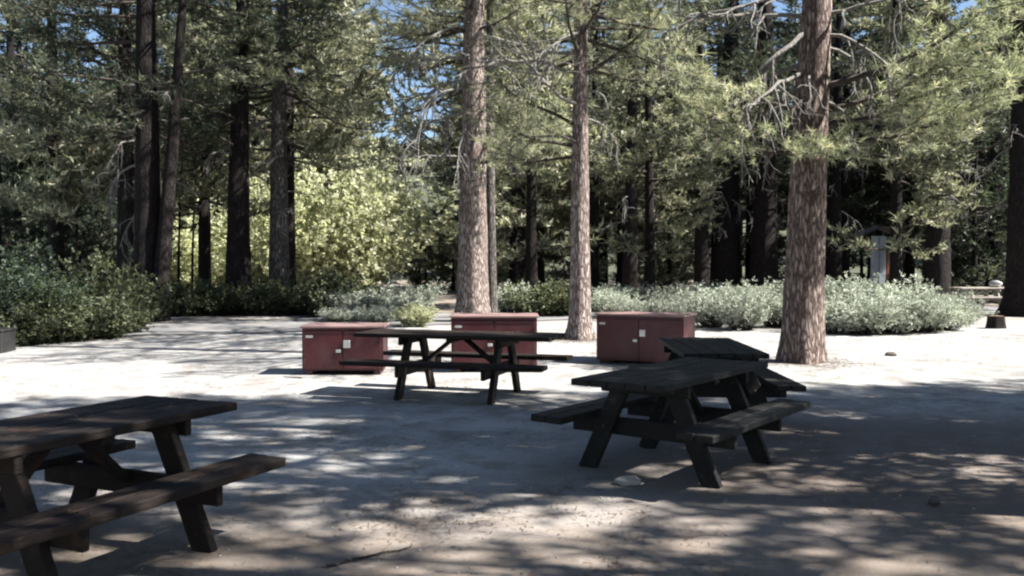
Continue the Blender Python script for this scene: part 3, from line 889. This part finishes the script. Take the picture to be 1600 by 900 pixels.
# shade put into needle colour: pale in the middle, dark left, right and back
shaded_crown = {}
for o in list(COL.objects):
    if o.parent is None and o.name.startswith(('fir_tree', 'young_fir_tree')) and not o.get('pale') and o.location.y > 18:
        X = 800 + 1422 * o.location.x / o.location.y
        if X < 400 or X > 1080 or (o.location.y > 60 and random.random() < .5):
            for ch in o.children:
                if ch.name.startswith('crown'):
                    if ch.data.name not in shaded_crown:
                        md = ch.data.copy(); md.materials.clear(); md.materials.append(M['needle_shaded']); shaded_crown[ch.data.name] = md
                    ch.data = shaded_crown[ch.data.name]
    if 'pale' in o: del o['pale']

# say which conifer of the wood is which: by the near trunk it stands beside and how far back it is
anchors = [(197, 'leftmost dark trunk'), (372, 'wide dark left trunk'), (436, 'grey-sided left trunk'), (738, 'tall straight middle pine'), (906, 'curved middle pine'),
           (1096, 'trunk left of the black pair'), (1254, 'thick red right pine'), (1376, 'kiosk'), (1462, 'pale-streaked trunk')]
ORD = ['nearest', 'second nearest', 'third nearest', 'fourth nearest', 'fifth nearest', 'sixth nearest', 'seventh nearest', 'eighth nearest', 'ninth nearest', 'tenth nearest']
def ordn(k): return ORD[k] if k < 10 else '%dth nearest' % (k + 1)
bins = {}
for o in list(COL.objects):
    if o.parent is None and o.get('label') in ('tall dark green conifer in the wood behind the clearing', 'young bushy conifer between the trunks of the wood'):
        X = 800 + 1422 * o.location.x / o.location.y
        b_ = max([i for i, a_ in enumerate(anchors) if a_[0] <= X], default=-1)
        bins.setdefault((b_, 'young bushy' if 'young' in o['label'] else 'tall dark'), []).append(o)
for (b_, kind_), lst in bins.items():
    lst.sort(key=lambda o: o.location.y)
    for k, o in enumerate(lst):
        w_ = 'right of the ' + anchors[b_][1] if b_ >= 0 else 'left of the dark left trunk group'
        o['label'] = '%s conifer, %s %s' % (kind_, ordn(k), w_)

# ------------------------------------------------------------------ shrubs
def shrub_mesh(seed, R_, H, n_stem, leaves, size, width, upright=0.5, low=0.12):
    rng = np.random.default_rng(seed)
    T, P, D, S = [], [], [], []
    for k in range(n_stem):
        az = rng.uniform(0, 6.28); out = rng.uniform(0.1, 1) ** .6
        el = math.pi / 2 - out * (1.15 - upright * .5)
        L = (H * (1 - out) + math.hypot(R_, H * .75) * out) * rng.uniform(.4, 1.25) ** .9
        p0 = np.array([math.cos(az) * R_ * .22 * out, math.sin(az) * R_ * .22 * out, -0.03])
        pts = limb_curve(p0, az, el, L, -0.1, rng, 7, 0)
        T.append((pts, np.linspace(0.013, 0.004, 7)))
        m = max(3, int(leaves / n_stem))
        for j in range(m):
            t = rng.uniform(low, 1.0) ** 0.65; f = t * 6; i = min(int(f), 5)
            q = pts[i] + (pts[i + 1] - pts[i]) * (f - i)
            off = rng.normal(size=3) * 0.10 * (0.5 + H * .35)
            q = q + off
            if q[2] < 0.02: q[2] = rng.uniform(.02, .1)
            P.append(q); D.append(np.array([0, 0, upright]) + off / np.linalg.norm(off) * .8); S.append(rng.uniform(.6, 1.3))
    V, F = tubes(T, 4)
    stem = np_mesh('stems', V, F, smooth=True)
    lf = needle_mesh('foliage', np.array(P), np.array(D), np.array(S), rng, 7, width, size, 1.0, True)
    return stem, lf
SH = {}
def shrub(kind, x, y, s, label, cat='bush', sz=None, group=None):
    nm, mat, args = {
        'sage': ('sagebrush', 'leaf_sage', (401, 0.85, 0.68, 80, 2100, 0.075, 0.011, 0.9, .38)),
        'sage2': ('sagebrush', 'leaf_sage', (402, 0.95, 0.58, 76, 2100, 0.075, 0.011, 0.75, .36)),
        'green': ('green_bush', 'leaf_green', (403, 1.0, 1.4, 60, 3600, 0.075, 0.021, 0.4)),
        'dull': ('brush_bush', 'leaf_dull', (404, 0.9, 0.9, 50, 1500, 0.09, 0.024, 0.5)),
        'willow': ('willow_bush', 'leaf_bright', (405, 2.1, 4.4, 60, 3600, 0.16, 0.042, 0.5)),
        'bright': ('leafy_bush', 'leaf_bright', (406, 0.8, 0.9, 46, 1500, 0.08, 0.024, 0.6)),
    }[kind]
    if kind not in SH: SH[kind] = shrub_mesh(*args)
    st, lf = SH[kind]
    t = thing(nm, label, cat, (x, y, gz(x, y)), random.uniform(0, 6.28), group)
    t.scale = (s, s * random.uniform(.85, 1.1), (sz or s) * random.uniform(.66, 1.0) * ((.86 if x < 6.5 else .74) if kind.startswith('sage') else 1))
    link_mesh('stems', st, M['limb'], t); link_mesh('foliage', lf, M[mat], t)
    return t
sage = [  # px, distance, scale, height scale
    (1110, 22.5, 1.0, 1.25), (1160, 21.5, 1.05, 1.35), (1215, 22.5, 1.1, 1.5), (1060, 24, 1.0, 1.1), (1000, 24.5, 1.0, 1.1), (960, 26, 1.0, 1.05), (1180, 25, 1.2, 1.6), (1120, 26, 1.2, 1.3),
    (1300, 20.6, 1.0, 1.5), (1345, 20.2, 1.1, 1.55), (1395, 20.6, 1.15, 1.5), (1440, 20.9, 1.1, 1.3), (1478, 21.6, 1.0, 1.1), (1320, 23, 1.2, 1.85), (1375, 23.4, 1.3, 1.8), (1425, 24, 1.2, 1.6), (1470, 25.5, 1.1, 1.2), (1505, 24, .8, .8), (1275, 22, 1.0, 1.6),
    (1250, 25, 1.2, 1.7), (1100, 29, 1.2, 1.5), (1040, 29, 1.2, 1.4), (980, 30, 1.2, 1.3), (930, 29, 1.1, 1.1)]
for i, (X, d, s, z) in enumerate(sage):
    x, y = at(X, d)
    shrub('sage' if i % 2 else 'sage2', x, y, s, 'silvery sagebrush in the sunlit row behind the right pine', 'sagebrush', z, 'silvery sagebrush clumps')
for i, (X, d, s, z) in enumerate([(520, 27, 1.2, 1.4), (570, 26, 1.2, 1.2), (480, 28, 1.1, 1.4), (620, 25.5, 1.1, 1.0), (840, 27, 1.1, 1.2), (800, 28, 1.1, 1.2), (880, 27, 1, 1.1), (650, 28, 1.1, 1.2)]):
    x, y = at(X, d)
    shrub('sage2' if i % 2 else 'dull', x, y, s, 'grey-green bush in the low row behind the lockers', 'bush', z, 'grey-green bushes behind the lockers')
x, y = at(645, 22.8); shrub('bright', x, y, .7, 'small yellow-green bush between the left and middle lockers', 'bush', .55)
for X, d, lab in ((590, 23.5, 'low silvery clump just right behind the left locker'), (530, 24.5, 'low silvery clump behind the left locker')):
    x, y = at(X, d); shrub('sage', x, y, .8, lab, 'sagebrush', .6)
x, y = at(25, 18.6); shrub('green', x, y, 1.05, 'large blue-green leafy bush at the left edge, lit on top', 'bush', 1.25)
x, y = at(-40, 20); shrub('green', x, y, 1.4, 'tall green bush cut by the left edge of the photo', 'bush', 1.7)
for i, (X, d, s, z) in enumerate([(60, 18.2, 1.0, 1.0), (105, 18.6, 1.0, .95), (150, 19.2, .95, .95), (190, 20.5, .8, .85), (90, 21, 1.3, 1.6), (150, 22.5, 1.3, 1.7), (205, 24.5, 1.1, 1.2), (20, 17.6, .9, .8)]):
    x, y = at(X, d); shrub('dull', x, y, s, 'dull grey-green brush along the left side of the clearing', 'brush', z, 'brush along the left side')
for i, (X, d, s, z) in enumerate([(280, 27.5, 1.1, 1.1), (320, 28, 1.1, 1.1), (350, 27.8, 1.0, 1.0), (405, 28, 1.0, 1.0), (455, 28, 1, 1)]):
    x, y = at(X, d); shrub('dull', x, y, s, 'shaded brush beyond the road between the left trunks', 'brush', z, 'brush beyond the road')
for i, (X, d, s) in enumerate([(300, 37, 1.0), (350, 40, 1.1), (480, 37, 1.0), (535, 38, 1.25), (430, 42, 1.2), (260, 42, 1.1), (520, 45, 1.6), (330, 47, 1.4), (460, 47, 1.5)]):
    x, y = at(X, d + 6.5); shrub('willow', x, y, s * (1.4 if 470 < X < 600 else 1.1), 'bright yellow-green willow in the sunny gap behind the left trunks', 'willow', None, 'bright willows in the sunny gap')

def relabel(group, fmt):
    lst = sorted([o for o in COL.objects if o.parent is None and o.get('group') == group], key=lambda o: o.location.x / o.location.y)
    w_ = ['first', 'second', 'third', 'fourth', 'fifth', 'sixth', 'seventh', 'eighth', 'ninth', 'tenth', 'eleventh', 'twelfth', 'thirteenth', 'fourteenth', 'fifteenth', 'sixteenth', 'seventeenth', 'eighteenth', 'nineteenth', 'twentieth', 'twenty-first', 'twenty-second', 'twenty-third', 'twenty-fourth']
    for k, o in enumerate(lst): o['label'] = fmt % w_[k]
relabel('silvery sagebrush clumps', 'silvery sagebrush clump, %s from the left in the sunlit band')
relabel('grey-green bushes behind the lockers', 'grey-green bush, %s from the left in the low row behind the lockers')
relabel('brush along the left side', 'dull grey-green brush, %s from the left edge beside the clearing')
relabel('brush beyond the road', 'shaded brush beyond the road, %s from the left among the left trunks')
relabel('bright willows in the sunny gap', 'bright yellow-green willow, %s from the left in the sunny gap')

# ------------------------------------------------------------------ litter on the ground
rng = np.random.default_rng(3)
def scatter(n, y0, y1):
    y = y0 + (y1 - y0) * rng.uniform(0, 1, n) ** 1.6
    x = rng.uniform(-0.62, 0.62, n) * (y + 1)
    return x, y
x, y = scatter(90000, 2.6, 22.0)
keep = np.array([mnoise.noise(Vector((p * .9, q * .9, 5))) + .5 * mnoise.noise(Vector((p * 3.1, q * 3.1, 9))) for p, q in zip(x, y)]) + rng.normal(size=len(x)) * .25 > 0.12
x, y = x[keep], y[keep]
for tx, ty, tr in ((cx, cy, .42), (bx, by, .3), (ax, ay, .55)):
    q = rng.uniform(0, 6.28, 1800); rr_ = tr + np.abs(rng.normal(size=1800)) * .45
    x = np.concatenate([x, tx + np.cos(q) * rr_]); y = np.concatenate([y, ty + np.sin(q) * rr_])
n_ground = len(x)
lift = np.zeros(n_ground)
for o in [o for o in COL.objects if o.name.startswith('picnic_table')]:
    u_ = rng.uniform(-.85, .85, 70); v_ = rng.uniform(-.34, .34, 70); c_, s_ = math.cos(o.rotation_euler.z), math.sin(o.rotation_euler.z)
    x = np.concatenate([x, o.location.x + u_ * c_ - v_ * s_]); y = np.concatenate([y, o.location.y + u_ * s_ + v_ * c_]); lift = np.concatenate([lift, np.full(70, .758)])
a = rng.uniform(0, 6.28, len(x)); L = rng.uniform(0.02, 0.075, len(x)) * (0.6 + y * .04); W = rng.uniform(0.0008, 0.0024, len(x)) * (0.8 + y * .13)
z = np.array([gz(p, q) for p, q in zip(x, y)]); z = np.where(lift > 0, lift, z)
dx, dy = np.cos(a), np.sin(a)
p0 = np.stack([x, y, z + 0.004], 1); dirv = np.stack([dx, dy, rng.uniform(-.02, .12, len(x))], 1); sd = np.stack([-dy, dx, np.zeros_like(dx)], 1)
V = np.stack([p0 - sd * W[:, None], p0 + sd * W[:, None], p0 + dirv * L[:, None] + sd * W[:, None] * .6, p0 + dirv * L[:, None] - sd * W[:, None] * .6], 1).reshape(-1, 3)
tag(link_mesh('needle_litter', np_mesh('needle_litter', V, np.arange(len(x) * 4).reshape(-1, 4), np.repeat(rng.uniform(0, .7, len(x)), 4)), M['litter']), kind='stuff')
# pebbles
x, y = scatter(1100, 3.2, 20.0)
ico = np.array([(0, 0, 1), (1, 0, 0), (0, 1, 0), (-1, 0, 0), (0, -1, 0), (0, 0, -1)], float)
icf = np.array([(0, 1, 2), (0, 2, 3), (0, 3, 4), (0, 4, 1), (5, 2, 1), (5, 3, 2), (5, 4, 3), (5, 1, 4)])
s = rng.uniform(.002, .011, len(x)) * (1 + y * .05)
z = np.array([gz(p, q) for p, q in zip(x, y)])
V = (ico[None] * rng.uniform(.6, 1.3, (len(x), 6, 1)) * s[:, None, None] * np.array([1, 1, .6]) + np.stack([x, y, z + .002], 1)[:, None]).reshape(-1, 3)
F = (icf[None] + (np.arange(len(x)) * 6)[:, None, None]).reshape(-1, 3)
tag(link_mesh('gravel', np_mesh('gravel', V, F), M['stone']), kind='stuff')
# a few fallen branches
for i, (X0, Y0, X1, Y1, lab) in enumerate([(500, 893, 640, 862, 'thin fallen branch lying at the bottom edge left of centre'), (470, 592, 440, 590, 'short stick on the bright ground by the left locker')]):
    a_, b_ = px(X0, Y0), px(X1, Y1)
    n_ = 8; tt = np.linspace(0, 1, n_)
    P = np.stack([a_[0] + (b_[0] - a_[0]) * tt + rng.normal(size=n_) * .012, a_[1] + (b_[1] - a_[1]) * tt + rng.normal(size=n_) * .012, np.full(n_, .012)], 1)
    V, F = tubes([(P, np.linspace(.009, .004, n_))], 6)
    tag(link_mesh('fallen_branch', np_mesh('fallen_branch', V, F, smooth=True), M['limb']), lab, 'branch')
print('OBJECTS', len(bpy.data.objects))
